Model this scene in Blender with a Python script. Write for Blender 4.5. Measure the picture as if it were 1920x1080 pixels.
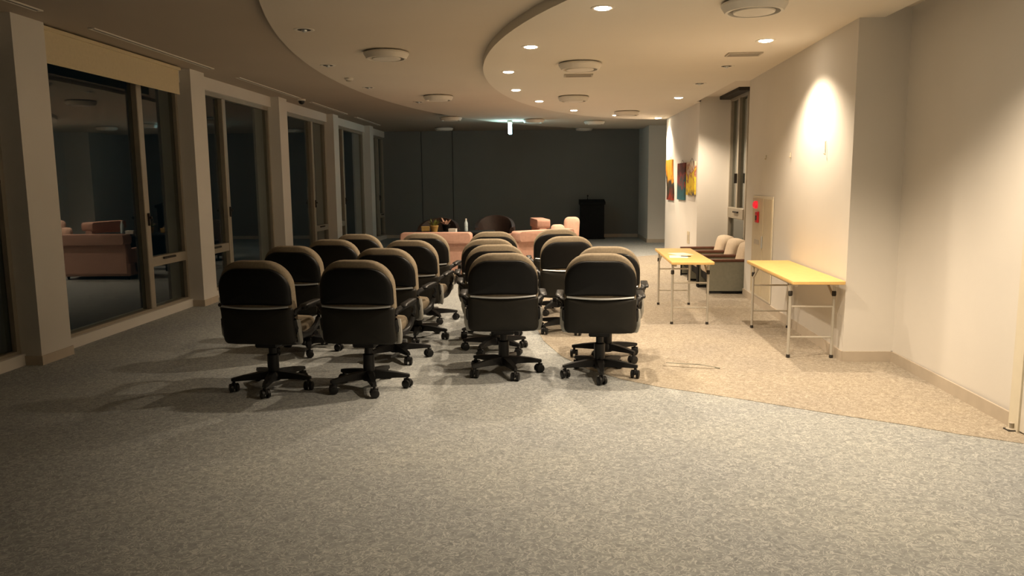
import bpy, math, random
from math import sin, cos, pi, radians as R, sqrt
from mathutils import Matrix, Vector

# ------------------------------------------------------------------ clear
for o in list(bpy.data.objects):
    bpy.data.objects.remove(o)
scene = bpy.context.scene
C = scene.collection
random.seed(4)

# ------------------------------------------------------------------ camera
FPX = 1445.0                                   # focal length in pixels of the 1920 px wide frame
YAW, PITCH, ROLL = R(2.698), R(7.818), R(0.5)
cam_d = bpy.data.cameras.new('camera')
cam_d.sensor_fit = 'HORIZONTAL'
cam_d.sensor_width = 36.0
cam_d.lens = FPX / 1920 * 36.0
cam_d.clip_start = 0.05
cam_d.clip_end = 400
cam = bpy.data.objects.new('camera', cam_d)
C.objects.link(cam)
fwd = Vector((-sin(YAW) * cos(PITCH), cos(YAW) * cos(PITCH), -sin(PITCH)))
rt = Vector((cos(YAW), sin(YAW), 0))
up = rt.cross(fwd)
rt2 = rt * cos(ROLL) - up * sin(ROLL)
up2 = rt * sin(ROLL) + up * cos(ROLL)
m = Matrix((rt2, up2, -fwd)).transposed().to_4x4()
m.translation = Vector((0, 0, 1.6))
cam.matrix_world = m
scene.camera = cam

# ------------------------------------------------------------------ world (night), exposure
w = bpy.data.worlds.new('night')
scene.world = w
w.use_nodes = True
w.node_tree.nodes['Background'].inputs[0].default_value = (0.008, 0.022, 0.028, 1)
w.node_tree.nodes['Background'].inputs[1].default_value = 0.03
vs = scene.view_settings
vs.view_transform = 'Standard'
vs.look = 'None'
vs.gamma = 1.0
vs.use_curve_mapping = False
vs.exposure = 1.25
LAMP_W = 95.0
LAMP_COL = (1.0, 0.80, 0.58)
SPOT = 127

# levels
HI, HM, HO = 2.935, 3.015, 3.07
XW = -4.56            # face of the window pillars
XG = -4.80            # glass plane
YB, YF = -9.5, 22.4   # unseen back wall, set far off to cut bounced light; far wall


# ------------------------------------------------------------------ materials
def nodes_of(name):
    mt = bpy.data.materials.new(name)
    mt.use_nodes = True
    nt = mt.node_tree
    return mt, nt, nt.nodes['Principled BSDF']


def mix_rgb(nt, fac, a, b, kind='MIX'):
    n = nt.nodes.new('ShaderNodeMix')
    n.data_type = 'RGBA'
    n.blend_type = kind
    for sock, v in ((n.inputs[0], fac), (n.inputs[6], a), (n.inputs[7], b)):
        if hasattr(v, 'is_output') or isinstance(v, bpy.types.NodeSocket):
            nt.links.new(v, sock)
        elif isinstance(v, (int, float)):
            sock.default_value = v
        else:
            sock.default_value = (*v, 1) if len(v) == 3 else v
    return n.outputs[2]


def noise(nt, scale, detail=3, rough=0.5, dist=0.0, obj=True):
    tc = nt.nodes.new('ShaderNodeTexCoord')
    n = nt.nodes.new('ShaderNodeTexNoise')
    n.inputs['Scale'].default_value = scale
    n.inputs['Detail'].default_value = detail
    n.inputs['Roughness'].default_value = rough
    n.inputs['Distortion'].default_value = dist
    nt.links.new(tc.outputs['Object'], n.inputs['Vector'])
    return n.outputs['Fac']


def ramp(nt, fac, stops):
    r = nt.nodes.new('ShaderNodeValToRGB')
    while len(r.color_ramp.elements) < len(stops):
        r.color_ramp.elements.new(0.5)
    for e, (p, c) in zip(r.color_ramp.elements, stops):
        e.position = p
        e.color = (*c, 1)
    nt.links.new(fac, r.inputs[0])
    return r.outputs['Color']


def bump(nt, b, fac, strength, dist=0.01):
    n = nt.nodes.new('ShaderNodeBump')
    n.inputs['Strength'].default_value = strength
    n.inputs['Distance'].default_value = dist
    nt.links.new(fac, n.inputs['Height'])
    nt.links.new(n.outputs[0], b.inputs['Normal'])


def plain(name, col, rough=0.6, metal=0.0, var=0.12, scale=9, spec=0.5, bmp=0.0, bscale=200):
    mt, nt, b = nodes_of(name)
    f = noise(nt, scale, 4)
    lo = tuple(c * (1 - var) for c in col)
    hi = tuple(min(1, c * (1 + var)) for c in col)
    nt.links.new(ramp(nt, f, [(0.3, lo), (0.7, hi)]), b.inputs['Base Color'])
    b.inputs['Roughness'].default_value = rough
    b.inputs['Metallic'].default_value = metal
    b.inputs['Specular IOR Level'].default_value = spec
    if bmp:
        bump(nt, b, noise(nt, bscale, 2), bmp, 0.003)
    return mt


def emit(name, col, strength):
    mt, nt, b = nodes_of(name)
    b.inputs['Base Color'].default_value = (*col, 1)
    b.inputs['Emission Color'].default_value = (*col, 1)
    b.inputs['Emission Strength'].default_value = strength
    return mt


def carpet(name, base, light, dark):
    """cut-pile carpet with a pattern of pale curly strands on a mottled ground"""
    mt, nt, b = nodes_of(name)
    mott = ramp(nt, noise(nt, 27, 4, 0.7, 0.4), [(0.32, dark), (0.66, base)])
    n = noise(nt, 20, 2, 0.5, 1.6)
    sub = nt.nodes.new('ShaderNodeMath'); sub.operation = 'SUBTRACT'; sub.inputs[1].default_value = 0.5
    nt.links.new(n, sub.inputs[0])
    ab = nt.nodes.new('ShaderNodeMath'); ab.operation = 'ABSOLUTE'
    nt.links.new(sub.outputs[0], ab.inputs[0])
    line = ramp(nt, ab.outputs[0], [(0.0, (1, 1, 1)), (0.045, (0, 0, 0))])
    c1 = mix_rgb(nt, line, mott, light)
    big = ramp(nt, noise(nt, 0.9, 3), [(0.3, (0.88, 0.88, 0.90)), (0.7, (1.06, 1.04, 1.0))])
    c2 = mix_rgb(nt, 1.0, c1, big, 'MULTIPLY')
    nt.links.new(c2, b.inputs['Base Color'])
    b.inputs['Roughness'].default_value = 0.95
    b.inputs['Specular IOR Level'].default_value = 0.15
    bump(nt, b, noise(nt, 240, 2), 0.35, 0.004)
    return mt


def canvas_paint(name, stops, scale, seed):
    mt, nt, b = nodes_of(name)
    tc = nt.nodes.new('ShaderNodeTexCoord')
    mp = nt.nodes.new('ShaderNodeMapping')
    mp.inputs['Location'].default_value = (seed, seed * 1.7, 0)
    n = nt.nodes.new('ShaderNodeTexNoise')
    n.inputs['Scale'].default_value = scale
    n.inputs['Detail'].default_value = 3
    n.inputs['Distortion'].default_value = 1.2
    nt.links.new(tc.outputs['Object'], mp.inputs[0])
    nt.links.new(mp.outputs[0], n.inputs['Vector'])
    # height-driven base, shifted by the noise so that the brush areas are uneven
    sep = nt.nodes.new('ShaderNodeSeparateXYZ')
    nt.links.new(tc.outputs['Object'], sep.inputs[0])
    ma = nt.nodes.new('ShaderNodeMath'); ma.operation = 'MULTIPLY_ADD'
    ma.inputs[1].default_value = 1.1
    ma.inputs[2].default_value = 0.0
    nt.links.new(sep.outputs['Z'], ma.inputs[0])
    ad = nt.nodes.new('ShaderNodeMath'); ad.operation = 'ADD'
    nt.links.new(ma.outputs[0], ad.inputs[0])
    nt.links.new(n.outputs['Fac'], ad.inputs[1])
    nt.links.new(ramp(nt, ad.outputs[0], stops), b.inputs['Base Color'])
    b.inputs['Roughness'].default_value = 0.6
    return mt


M = {}
M['wall'] = plain('wall_paint', (0.72, 0.69, 0.635), 0.85, var=0.03, scale=1.2, spec=0.2, bmp=0.08, bscale=90)
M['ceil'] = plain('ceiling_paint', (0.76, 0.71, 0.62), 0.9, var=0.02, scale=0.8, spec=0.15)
M['ceil_outer'] = plain('ceiling_outer_tone', (0.46, 0.395, 0.315), 0.9, var=0.03, scale=0.8, spec=0.15)  # outer ceiling toned darkest of the three levels
M['ceil_mid'] = plain('ceiling_middle_tone', (0.66, 0.595, 0.50), 0.9, var=0.02, scale=0.8, spec=0.15)  # middle disc toned between the outer ceiling and the lowest disc
M['farwall'] = plain('far_wall_panel', (0.20, 0.205, 0.195), 0.7, var=0.04, scale=1, spec=0.2)
M['base'] = plain('baseboard_vinyl', (0.52, 0.45, 0.36), 0.6, var=0.05, spec=0.3)
M['carpet_grey'] = carpet('carpet_grey', (0.37, 0.39, 0.385), (0.52, 0.535, 0.52), (0.23, 0.245, 0.245))
M['carpet_beige'] = carpet('carpet_beige', (0.40, 0.355, 0.285), (0.52, 0.47, 0.39), (0.27, 0.235, 0.185))
M['shade'] = plain('blind_fabric', (0.70, 0.60, 0.40), 0.8, var=0.03, scale=30, spec=0.1)
M['frame'] = plain('window_frame', (0.38, 0.34, 0.27), 0.45, 0.3, var=0.05)
M['dark'] = plain('dark_slot', (0.03, 0.025, 0.02), 0.8, var=0.1)
M['white'] = plain('white_enamel', (0.74, 0.70, 0.62), 0.5, var=0.03)
M['grille'] = plain('grille_metal', (0.46, 0.41, 0.33), 0.55, var=0.06)
M['black'] = plain('black_plastic', (0.012, 0.012, 0.012), 0.42, var=0.2, spec=0.35)
M['blackmat'] = plain('black_matte', (0.010, 0.010, 0.010), 0.7, var=0.2, spec=0.15)
M['shell'] = plain('chair_shell', (0.004, 0.004, 0.004), 0.5, var=0.15, spec=0.3, bmp=0.1, bscale=300)
M['shell2'] = plain('chair_shell_lower', (0.019, 0.0175, 0.014), 0.5, var=0.12, spec=0.25, bmp=0.1, bscale=300)
M['taupe'] = plain('taupe_fabric', (0.265, 0.218, 0.155), 0.92, var=0.12, scale=60, spec=0.1, bmp=0.3, bscale=500)
M['chrome'] = plain('satin_metal', (0.58, 0.60, 0.60), 0.36, 0.55, var=0.04)
M['bracket'] = plain('grey_plastic', (0.42, 0.41, 0.37), 0.5, var=0.05)
M['steel'] = plain('grey_tube', (0.56, 0.53, 0.46), 0.42, 0.35, var=0.05)
M['wood_top'] = plain('yellow_wood_top', (0.76, 0.50, 0.18), 0.5, var=0.06, scale=14)
M['arm_wood'] = plain('dark_arm_wood', (0.115, 0.042, 0.022), 0.4, var=0.2, scale=20)
M['panel_green'] = plain('grey_green_panel', (0.24, 0.235, 0.185), 0.8, var=0.06, scale=30)
M['cushion'] = plain('beige_cushion', (0.62, 0.52, 0.40), 0.9, var=0.06, scale=40, spec=0.1, bmp=0.2, bscale=300)
M['pink'] = plain('pink_upholstery', (0.58, 0.34, 0.26), 0.75, var=0.07, scale=25, spec=0.2)
M['pink2'] = plain('pale_pink_cloth', (0.72, 0.47, 0.36), 0.85, var=0.08, scale=25, spec=0.1)
M['brown'] = plain('dark_brown_leather', (0.055, 0.032, 0.025), 0.5, var=0.15, scale=20)
M['red'] = emit('red_lamp', (0.85, 0.02, 0.04), 0.25)
M['redp'] = plain('red_plastic', (0.55, 0.02, 0.03), 0.4)
M['cabinet'] = plain('cabinet_cream', (0.60, 0.52, 0.37), 0.5, var=0.03)
M['cabinet2'] = plain('cabinet_edge', (0.74, 0.68, 0.54), 0.5, var=0.03)
M['paper'] = plain('paper', (0.86, 0.83, 0.76), 0.8, var=0.03)
M['bulb'] = emit('lamp_glow', (1.0, 0.84, 0.64), 24.0)
M['exit'] = emit('sign_glow', (0.55, 0.95, 1.0), 13.0)
M['green'] = plain('leaf_green', (0.16, 0.19, 0.04), 0.6, var=0.3, scale=30)
M['ochre'] = plain('ochre_card', (0.62, 0.40, 0.12), 0.7)
M['bottle'] = plain('clear_bottle', (0.55, 0.68, 0.72), 0.15, var=0.2, scale=60)
M['paint1'] = canvas_paint('canvas_orange', [(0.05, (0.30, 0.03, 0.01)), (0.30, (0.02, 0.02, 0.015)), (0.48, (0.06, 0.05, 0.03)),
                                            (0.58, (0.85, 0.32, 0.02)), (0.95, (0.8, 0.42, 0.05))], 4, 1.0)
M['paint2'] = canvas_paint('canvas_blue', [(0.10, (0.02, 0.12, 0.15)), (0.42, (0.03, 0.07, 0.08)), (0.55, (0.30, 0.05, 0.04)),
                                          (0.70, (0.05, 0.02, 0.02)), (0.95, (0.20, 0.04, 0.02))], 5, 3.0)
M['paint3'] = canvas_paint('canvas_yellow', [(0.12, (0.09, 0.07, 0.06)), (0.30, (0.75, 0.50, 0.02)), (0.52, (0.72, 0.52, 0.05)),
                                            (0.62, (0.30, 0.06, 0.02)), (0.78, (0.66, 0.56, 0.42)), (0.95, (0.08, 0.05, 0.04))], 5, 5.0)
mt, nt, b = nodes_of('window_glass')
b.inputs['Base Color'].default_value = (0.75, 0.85, 0.85, 1)
b.inputs['Roughness'].default_value = 0.0
b.inputs['IOR'].default_value = 1.52
b.inputs['Transmission Weight'].default_value = 1.0
M['glass'] = mt


# ------------------------------------------------------------------ mesh helpers
class MB:
    def __init__(s):
        s.v, s.f = [], []

    def add(s, vs, fs):
        o = len(s.v)
        s.v += [tuple(v) for v in vs]
        s.f += [tuple(i + o for i in f) for f in fs]
        return s

    def box(s, x0, x1, y0, y1, z0, z1):
        return s.add([(x0, y0, z0), (x1, y0, z0), (x1, y1, z0), (x0, y1, z0), (x0, y0, z1), (x1, y0, z1), (x1, y1, z1), (x0, y1, z1)],
                     [(3, 2, 1, 0), (4, 5, 6, 7), (0, 1, 5, 4), (1, 2, 6, 5), (2, 3, 7, 6), (3, 0, 4, 7)])

    def rbox(s, x0, x1, y0, y1, z0, z1, r=0.01):
        """box with chamfered edges"""
        xs, ys, zs = (x0, x1), (y0, y1), (z0, z1)
        vs, idx = [], {}
        for i in (0, 1):
            for j in (0, 1):
                for k in (0, 1):
                    sx, sy, sz = (r, -r)[i], (r, -r)[j], (r, -r)[k]
                    p = (xs[i], ys[j], zs[k])
                    for a in range(3):
                        q = [p[0] + sx, p[1] + sy, p[2] + sz]
                        q[a] = p[a]
                        idx[(i, j, k, a)] = len(vs)
                        vs.append(q)
        fs = []
        for a in range(3):
            b_, c_ = (a + 1) % 3, (a + 2) % 3
            for e in (0, 1):
                def key(u, v_):
                    t = [0, 0, 0]; t[a] = e; t[b_] = u; t[c_] = v_
                    return idx[(*t, a)]
                q = [key(0, 0), key(1, 0), key(1, 1), key(0, 1)]
                fs.append(q if e else q[::-1])
        for a in range(3):          # edges along axis a
            b_, c_ = (a + 1) % 3, (a + 2) % 3
            for u in (0, 1):
                for v_ in (0, 1):
                    def key(e, ax):
                        t = [0, 0, 0]; t[a] = e; t[b_] = u; t[c_] = v_
                        return idx[(*t, ax)]
                    q = [key(0, b_), key(1, b_), key(1, c_), key(0, c_)]
                    fs.append(q if (u == v_) else q[::-1])
        for i in (0, 1):
            for j in (0, 1):
                for k in (0, 1):
                    q = [idx[(i, j, k, 0)], idx[(i, j, k, 1)], idx[(i, j, k, 2)]]
                    fs.append(q if (i + j + k) % 2 else q[::-1])
        return s.add(vs, fs)

    def prism(s, poly, z0, z1):
        n = len(poly)
        vs = [(x, y, z0) for x, y in poly] + [(x, y, z1) for x, y in poly]
        fs = [tuple(range(n))[::-1], tuple(range(n, 2 * n))] + [(i, (i + 1) % n, n + (i + 1) % n, n + i) for i in range(n)]
        return s.add(vs, fs)

    def lathe(s, prof, cx=0, cy=0, n=24, z=0):
        """prof: list of (r, z), revolved about a vertical axis"""
        vs, fs = [], []
        for r, zz in prof:
            for i in range(n):
                a = 2 * pi * i / n
                vs.append((cx + r * cos(a), cy + r * sin(a), zz + z))
        for k in range(len(prof) - 1):
            for i in range(n):
                j = (i + 1) % n
                fs.append((k * n + i, k * n + j, (k + 1) * n + j, (k + 1) * n + i))
        fs.append(tuple(range(n))[::-1])
        fs.append(tuple(range((len(prof) - 1) * n, len(prof) * n)))
        return s.add(vs, fs)

    def tube(s, pts, r, n=8, closed=False, flat=1.0):
        """round tube along a path; flat squeezes the section along its local up"""
        P = [Vector(p) for p in pts]
        L = len(P)
        vs, fs = [], []
        ref = Vector((0, 0, 1))
        for k in range(L):
            if closed:
                t = P[(k + 1) % L] - P[k - 1]
            else:
                t = P[min(k + 1, L - 1)] - P[max(k - 1, 0)]
            t.normalize()
            a = ref if abs(t.dot(ref)) < 0.95 else Vector((0, 1, 0))
            u = t.cross(a).normalized()
            w_ = u.cross(t).normalized()
            rr = r[k] if isinstance(r, (list, tuple)) else r
            for i in range(n):
                an = 2 * pi * i / n
                vs.append(P[k] + u * cos(an) * rr + w_ * sin(an) * rr * flat)
        for k in range(L if closed else L - 1):
            for i in range(n):
                j = (i + 1) % n
                k2 = (k + 1) % L
                fs.append((k * n + i, k * n + j, k2 * n + j, k2 * n + i))
        if not closed:
            fs.append(tuple(range(n))[::-1])
            fs.append(tuple(range((L - 1) * n, L * n)))
        return s.add(vs, fs)

    def cyl(s, p, q, r, n=12):
        return s.tube([p, q], r, n)

    def rings(s, outline, rings, center, xf):
        """shell through scaled copies of a closed 2-D outline; rings = (scale, depth); both ends closed by a fan"""
        n = len(outline)
        vs, fs = [], []
        cu, cv = center
        for sc, d in rings:
            for u, v_ in outline:
                vs.append(xf(cu + (u - cu) * sc, cv + (v_ - cv) * sc, d))
        for k in range(len(rings) - 1):
            for i in range(n):
                j = (i + 1) % n
                fs.append((k * n + i, k * n + j, (k + 1) * n + j, (k + 1) * n + i))
        a = len(vs); vs.append(xf(cu, cv, rings[0][1]))
        b_ = len(vs); vs.append(xf(cu, cv, rings[-1][1]))
        for i in range(n):
            j = (i + 1) % n
            fs.append((a, j, i))
            fs.append((b_, (len(rings) - 1) * n + i, (len(rings) - 1) * n + j))
        return s.add(vs, fs)

    def mesh(s, name, mat, smooth=35):
        me = bpy.data.meshes.new(name)
        me.from_pydata(s.v, [], s.f)
        me.validate()
        import bmesh
        bm = bmesh.new(); bm.from_mesh(me)
        bmesh.ops.recalc_face_normals(bm, faces=bm.faces)
        bm.to_mesh(me); bm.free()
        if smooth:
            me.shade_smooth()
            me.set_sharp_from_angle(angle=R(smooth))
        me.materials.append(mat if not isinstance(mat, str) else M[mat])
        return me

    def build(s, name, mat, parent=None, smooth=35):
        o = bpy.data.objects.new(name, s.mesh(name, mat, smooth))
        C.objects.link(o)
        o.parent = parent
        return o


def tag(o, label, cat, group=None, kind=None):
    o['label'] = label
    o['category'] = cat
    if group:
        o['group'] = group
    if kind:
        o['kind'] = kind
    return o


def empty(name, loc, rz=0.0):
    o = bpy.data.objects.new(name, None)
    o.empty_display_size = 0.2
    C.objects.link(o)
    o.location = loc
    o.rotation_euler = (0, 0, rz)
    return o


def copy_tree(o, parent=None):
    kids = list(o.children)
    c = o.copy()
    C.objects.link(c)
    c.parent = parent
    for k in kids:
        copy_tree(k, c)
    return c


def rrect(x0, x1, y0, y1, r, n=6):
    """rounded rectangle, r = (bl, br, tr, tl) or one radius"""
    if not isinstance(r, (list, tuple)):
        r = (r,) * 4
    out = []
    for (cx, cy, a0, rr) in ((x0 + r[0], y0 + r[0], pi, r[0]), (x1 - r[1], y0 + r[1], 1.5 * pi, r[1]),
                             (x1 - r[2], y1 - r[2], 0, r[2]), (x0 + r[3], y1 - r[3], 0.5 * pi, r[3])):
        for i in range(n + 1):
            a = a0 + (pi / 2) * i / n
            out.append((cx + rr * cos(a), cy + rr * sin(a)))
    return out


def structure(o, label, cat):
    return tag(o, label, cat, kind='structure')


# ------------------------------------------------------------------ the room
# floor: grey carpet, with a beige carpet field bounded by an arc
structure(MB().box(-5.0, 5.0, YB - 0.2, YF + 0.4, -0.10, 0.0).build('floor', 'carpet_grey'),
          'grey speckled carpet across the hall under the office chairs', 'floor')
arc = [(3.02, 4.56), (2.885, 4.64), (2.59, 4.81), (2.347, 4.99), (2.064, 5.16), (1.77, 5.35), (1.456, 5.565), (1.107, 5.78), (0.88, 5.91),
       (0.60, 6.15), (0.34, 6.50), (0.12, 7.0), (-0.05, 7.7), (-0.15, 8.6), (-0.18, 9.6), (-0.14, 10.8), (0.0, 12.0), (0.25, 13.3), (0.7, 14.7),
       (1.3, 15.8), (2.0, 16.6), (2.6, 17.0)]
poly = arc + [(2.62, 13.6), (3.3, 13.6), (3.3, 10.9), (2.74, 10.87), (2.60, 6.80), (3.03, 6.78)]
structure(MB().prism(poly, -0.02, 0.003).build('floor_carpet_inset', 'carpet_beige', smooth=0),
          'beige carpet field with a curved edge beside the right wall', 'floor')

# ceiling: flat outer ceiling and two lowered discs
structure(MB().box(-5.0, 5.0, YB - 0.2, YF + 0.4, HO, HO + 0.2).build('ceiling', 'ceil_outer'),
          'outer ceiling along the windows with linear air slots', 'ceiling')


def ell(cx, cy, a, bf, bn, t0, t1, n=64):
    out = []
    for i in range(n + 1):
        t = t0 + (t1 - t0) * i / n
        yy = sin(t)
        out.append((cx + a * cos(t), cy + (bf if yy > 0 else bn) * yy))
    return out


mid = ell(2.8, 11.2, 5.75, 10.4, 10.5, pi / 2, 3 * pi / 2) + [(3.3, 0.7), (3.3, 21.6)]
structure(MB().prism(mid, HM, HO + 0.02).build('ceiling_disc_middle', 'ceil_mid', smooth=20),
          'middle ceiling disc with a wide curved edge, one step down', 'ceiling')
inner = [p for p in ell(2.8, 10.3, 3.6, 7.1, 6.4, pi / 2, 3 * pi / 2)]
inner = [p for p in inner if p[0] < 2.60]
inner += [(2.81, 3.9), (2.81, 6.80), (2.62, 6.80), (2.76, 10.87), (2.55, 10.87), (2.55, 13.63), (2.62, 13.63), (2.62, 17.4)]
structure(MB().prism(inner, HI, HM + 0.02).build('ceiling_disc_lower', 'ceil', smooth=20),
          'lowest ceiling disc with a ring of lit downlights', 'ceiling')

# right wall, stepping in and out
wr = empty('wall_right', (0, 0, 0))
structure(wr, 'cream right wall stepping in and out beside the tables', 'wall')
ZT = HO + 0.05
R1a, R1b = (2.99, YB), (3.03, 6.80)
A1_, A2_ = (2.60, 6.80), (2.745, 10.87)      # projecting block
B1_, B2_ = (2.60, 13.63), (2.60, 17.3)       # wall with the canvases
MB().prism([R1a, R1b, (3.4, 6.80), (3.4, YB)], 0, ZT).build('wall_section', 'wall', wr, smooth=0)
MB().prism([A1_, A2_, (3.4, 10.87), (3.4, 6.80)], 0, ZT).build('wall_section', 'wall', wr, smooth=0)
RX = 3.15                                     # window recess behind the armchairs
m_ = MB()
m_.prism([(RX, 10.87), (RX, 12.35), (3.4, 12.35), (3.4, 10.87)], 0, ZT)
m_.prism([(RX, 13.50), (RX, 13.63), (3.4, 13.63), (3.4, 13.50)], 0, ZT)
m_.prism([(RX, 12.35), (RX, 13.50), (3.4, 13.50), (3.4, 12.35)], 0, 0.55)
m_.prism([(RX, 12.35), (RX, 13.50), (3.4, 13.50), (3.4, 12.35)], 2.98, ZT)
m_.build('wall_section', 'wall', wr, smooth=0)
MB().prism([B1_, B2_, (3.4, 17.3), (3.4, 13.63)], 0, ZT).build('wall_section', 'wall', wr, smooth=0)
MB().prism([(3.3, 17.3), (3.3, 20.3), (3.4, 20.3), (3.4, 17.3)], 0, ZT).build('wall_section', 'wall', wr, smooth=0)
MB().prism([(2.60, 20.3), (2.60, YF), (3.4, YF), (3.4, 20.3)], 0, ZT).build('wall_section', 'wall', wr, smooth=0)


def skirting(name, pts, label, h=0.095, t=0.014):
    """thin baseboard following a polyline; pts run so that the room lies on the left"""
    root = MB()
    for (x0, y0), (x1, y1) in zip(pts[:-1], pts[1:]):
        d = Vector((x1 - x0, y1 - y0)); L = d.length; d /= L
        nrm = Vector((-d.y, d.x))
        e = t
        a0 = Vector((x0, y0)) - d * 0.0; a1 = Vector((x1, y1)) + d * 0.0
        root.prism([tuple(a0), tuple(a1), tuple(a1 + nrm * t), tuple(a0 + nrm * t)], 0.0, h)
    o = root.build(name, 'base', None, smooth=0)
    structure(o, label, 'baseboard')
    return o


skirting('baseboard_right', [(3.0, 4.98), (3.03, 6.80), (2.60, 6.80), (2.745, 10.87)], 'beige baseboard running round the right wall step')
skirting('baseboard_right_far', [(2.60, 13.63), (2.60, 17.3)], 'beige baseboard under the hanging canvases')
skirting('baseboard_far', [(3.3, 20.3), (2.60, 20.3), (2.60, YF), (-4.9, YF)], 'beige baseboard along the dark far wall')

# far wall with panel joints
wf = empty('wall_far', (0, YF, 0))
structure(wf, 'dark far wall of wide flat panels behind the lectern', 'wall')
xs = [-5.0, -3.64, -2.74, 3.4]
for x0, x1 in zip(xs[:-1], xs[1:]):
    MB().rbox(x0 + 0.008, x1 - 0.008, 0.0, 0.10, 0, ZT, 0.006).build('wall_panel', 'farwall', wf, smooth=0)
MB().box(-5.0, 3.4, 0.06, 0.16, 0, ZT).build('wall_backing', 'dark', wf, smooth=0)
structure(MB().box(-5.0, 3.4, YB - 0.15, YB, 0, ZT).build('wall_back', 'farwall'), 'unseen end wall behind the camera, darkened to cut bounced light', 'wall')  # out of view; kept distant and dark to reduce bounce towards the room

# left wall: pillars with glazed bays between them
wl = empty('wall_left', (0, 0, 0))
structure(wl, 'window wall of cream pillars with dark night windows between', 'wall')
PIL = [(-6.45, -6.02), (-3.20, -2.77), (0.05, 0.48), (3.30, 3.74), (6.60, 7.04), (9.92, 10.33), (13.20, 13.60), (16.55, 16.95), (19.95, 20.35)]
for (y0, y1) in PIL:
    p = MB().box(-5.0, XW, y0, y1, 0, ZT).build('pillar', 'wall', wl, smooth=0)
    q = MB()
    q.box(XW, XW + 0.012, y0 - 0.012, y1 + 0.012, 0, 0.085)
    q.box(-4.72, XW, y0 - 0.012, y0, 0, 0.085)
    q.box(-4.72, XW, y1, y1 + 0.012, 0, 0.085)
    q.build('baseboard', 'base', p, smooth=0)
bays = [(YB, -6.45)] + [(PIL[i][1], PIL[i + 1][0]) for i in range(len(PIL) - 1)] + [(20.35, YF)]
for (y0, y1) in bays:
    MB().box(-5.0, -4.70, y0, y1, 2.90, ZT).build('lintel', 'wall', wl, smooth=0)
    MB().box(-5.0, -4.71, y0, y1, 0.0, 0.105).build('sill', 'wall', wl, smooth=0)

places = ['at the end behind the camera', 'second bay behind the camera', 'first bay behind the camera', 'beside the camera', 'just before the nearest visible pillar', 'under the cream roller blind',
          'with a handle on its narrow near sash', 'beside the rear chairs', 'beside the pink sofas', 'beside the far wall']
for i, (y0, y1) in enumerate(bays):
    wn = empty('window_%d' % (i + 1), (XG, (y0 + y1) / 2, 0.105))
    structure(wn, 'tall dark window in a bronze frame ' + places[i], 'window')
    a, b2 = y0 - (y0 + y1) / 2, y1 - (y0 + y1) / 2
    zb, zt = 0.0, 2.90 - 0.105
    narrow_far = (i % 2 == 1)               # bays alternate the side of the narrow opening sash
    W = y1 - y0
    nw = min(0.98, W * 0.38)
    fr = MB()
    fr.box(-0.05, 0.05, a, a + 0.05, zb, zt)
    fr.box(-0.05, 0.05, b2 - 0.05, b2, zb, zt)
    fr.box(-0.05, 0.05, a + 0.05, b2 - 0.05, zt - 0.06, zt)
    fr.box(-0.05, 0.05, a + 0.05, b2 - 0.05, zb, zb + 0.03)
    fr.build('frame', 'frame', wn, smooth=0)
    if W > 1.5:
        ym = b2 - nw if narrow_far else a + nw
        mu = MB(); mu.rbox(-0.05, 0.075, ym - 0.055, ym + 0.055, zb + 0.03, zt - 0.06, 0.008)
        mu.build('mullion', 'frame', wn, smooth=0)
        n0, n1 = (ym + 0.055, b2 - 0.05) if narrow_far else (a + 0.05, ym - 0.055)
        w0, w1 = (a + 0.05, ym - 0.055) if narrow_far else (ym + 0.055, b2 - 0.05)
        tr = MB().rbox(-0.045, 0.06, n0, n1, 0.52, 0.64, 0.006).build('transom', 'frame', wn, smooth=0)
        MB().rbox(0.06, 0.085, (n0 + n1) / 2 - 0.18, (n0 + n1) / 2 + 0.12, 0.595, 0.62, 0.005).build('latch', 'dark', tr, smooth=0)
        MB().box(-0.006, 0.006, w0, w1, zb + 0.03, zt - 0.06).build('pane', 'glass', wn, smooth=0)
        MB().box(-0.006, 0.006, n0, n1, 0.64, zt - 0.06).build('pane', 'glass', wn, smooth=0)
        MB().box(-0.006, 0.006, n0, n1, zb + 0.03, 0.52).build('pane', 'glass', wn, smooth=0)
        hy = ym
        hd = MB(); hd.rbox(0.075, 0.10, hy - 0.012, hy + 0.012, 1.02, 1.17, 0.004)
        hd.rbox(0.10, 0.125, hy - 0.012, hy + 0.012, 1.10, 1.13, 0.004)
        hd.build('handle', 'dark', wn, smooth=0)
    else:
        MB().box(-0.006, 0.006, a + 0.05, b2 - 0.05, zb + 0.03, zt - 0.06).build('pane', 'glass', wn, smooth=0)

# window in the recess behind the armchairs
wn = empty('window_11', (RX, 12.925, 0.55))
structure(wn, 'tall narrow window above the wooden-armed lounge chairs', 'window')
fr = MB()
for (y0, y1, z0, z1) in ((-0.575, -0.52, 0, 2.43), (0.52, 0.575, 0, 2.43), (-0.52, 0.52, 0, 0.05), (-0.52, 0.52, 2.37, 2.43), (-0.05, 0.05, 0.55, 2.37)):
    fr.box(-0.05, 0.06, y0, y1, z0, z1)
fr.build('frame', 'frame', wn, smooth=0)
tr = MB().rbox(-0.07, 0.05, -0.52, 0.52, 0.42, 0.60, 0.01).build('transom', 'frame', wn, smooth=0)
MB().rbox(-0.10, -0.07, -0.25, 0.05, 0.52, 0.545, 0.005).build('latch', 'dark', tr, smooth=0)
MB().box(-0.006, 0.006, -0.52, -0.05, 0.60, 2.37).build('pane', 'glass', wn, smooth=0)
MB().box(-0.006, 0.006, 0.05, 0.52, 0.60, 2.37).build('pane', 'glass', wn, smooth=0)
MB().box(-0.006, 0.006, -0.52, 0.52, 0.05, 0.42).build('pane', 'glass', wn, smooth=0)
MB().rbox(-0.10, -0.05, -0.015, 0.015, 1.0, 1.16, 0.004).build('handle', 'dark', wn, smooth=0)
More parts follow.
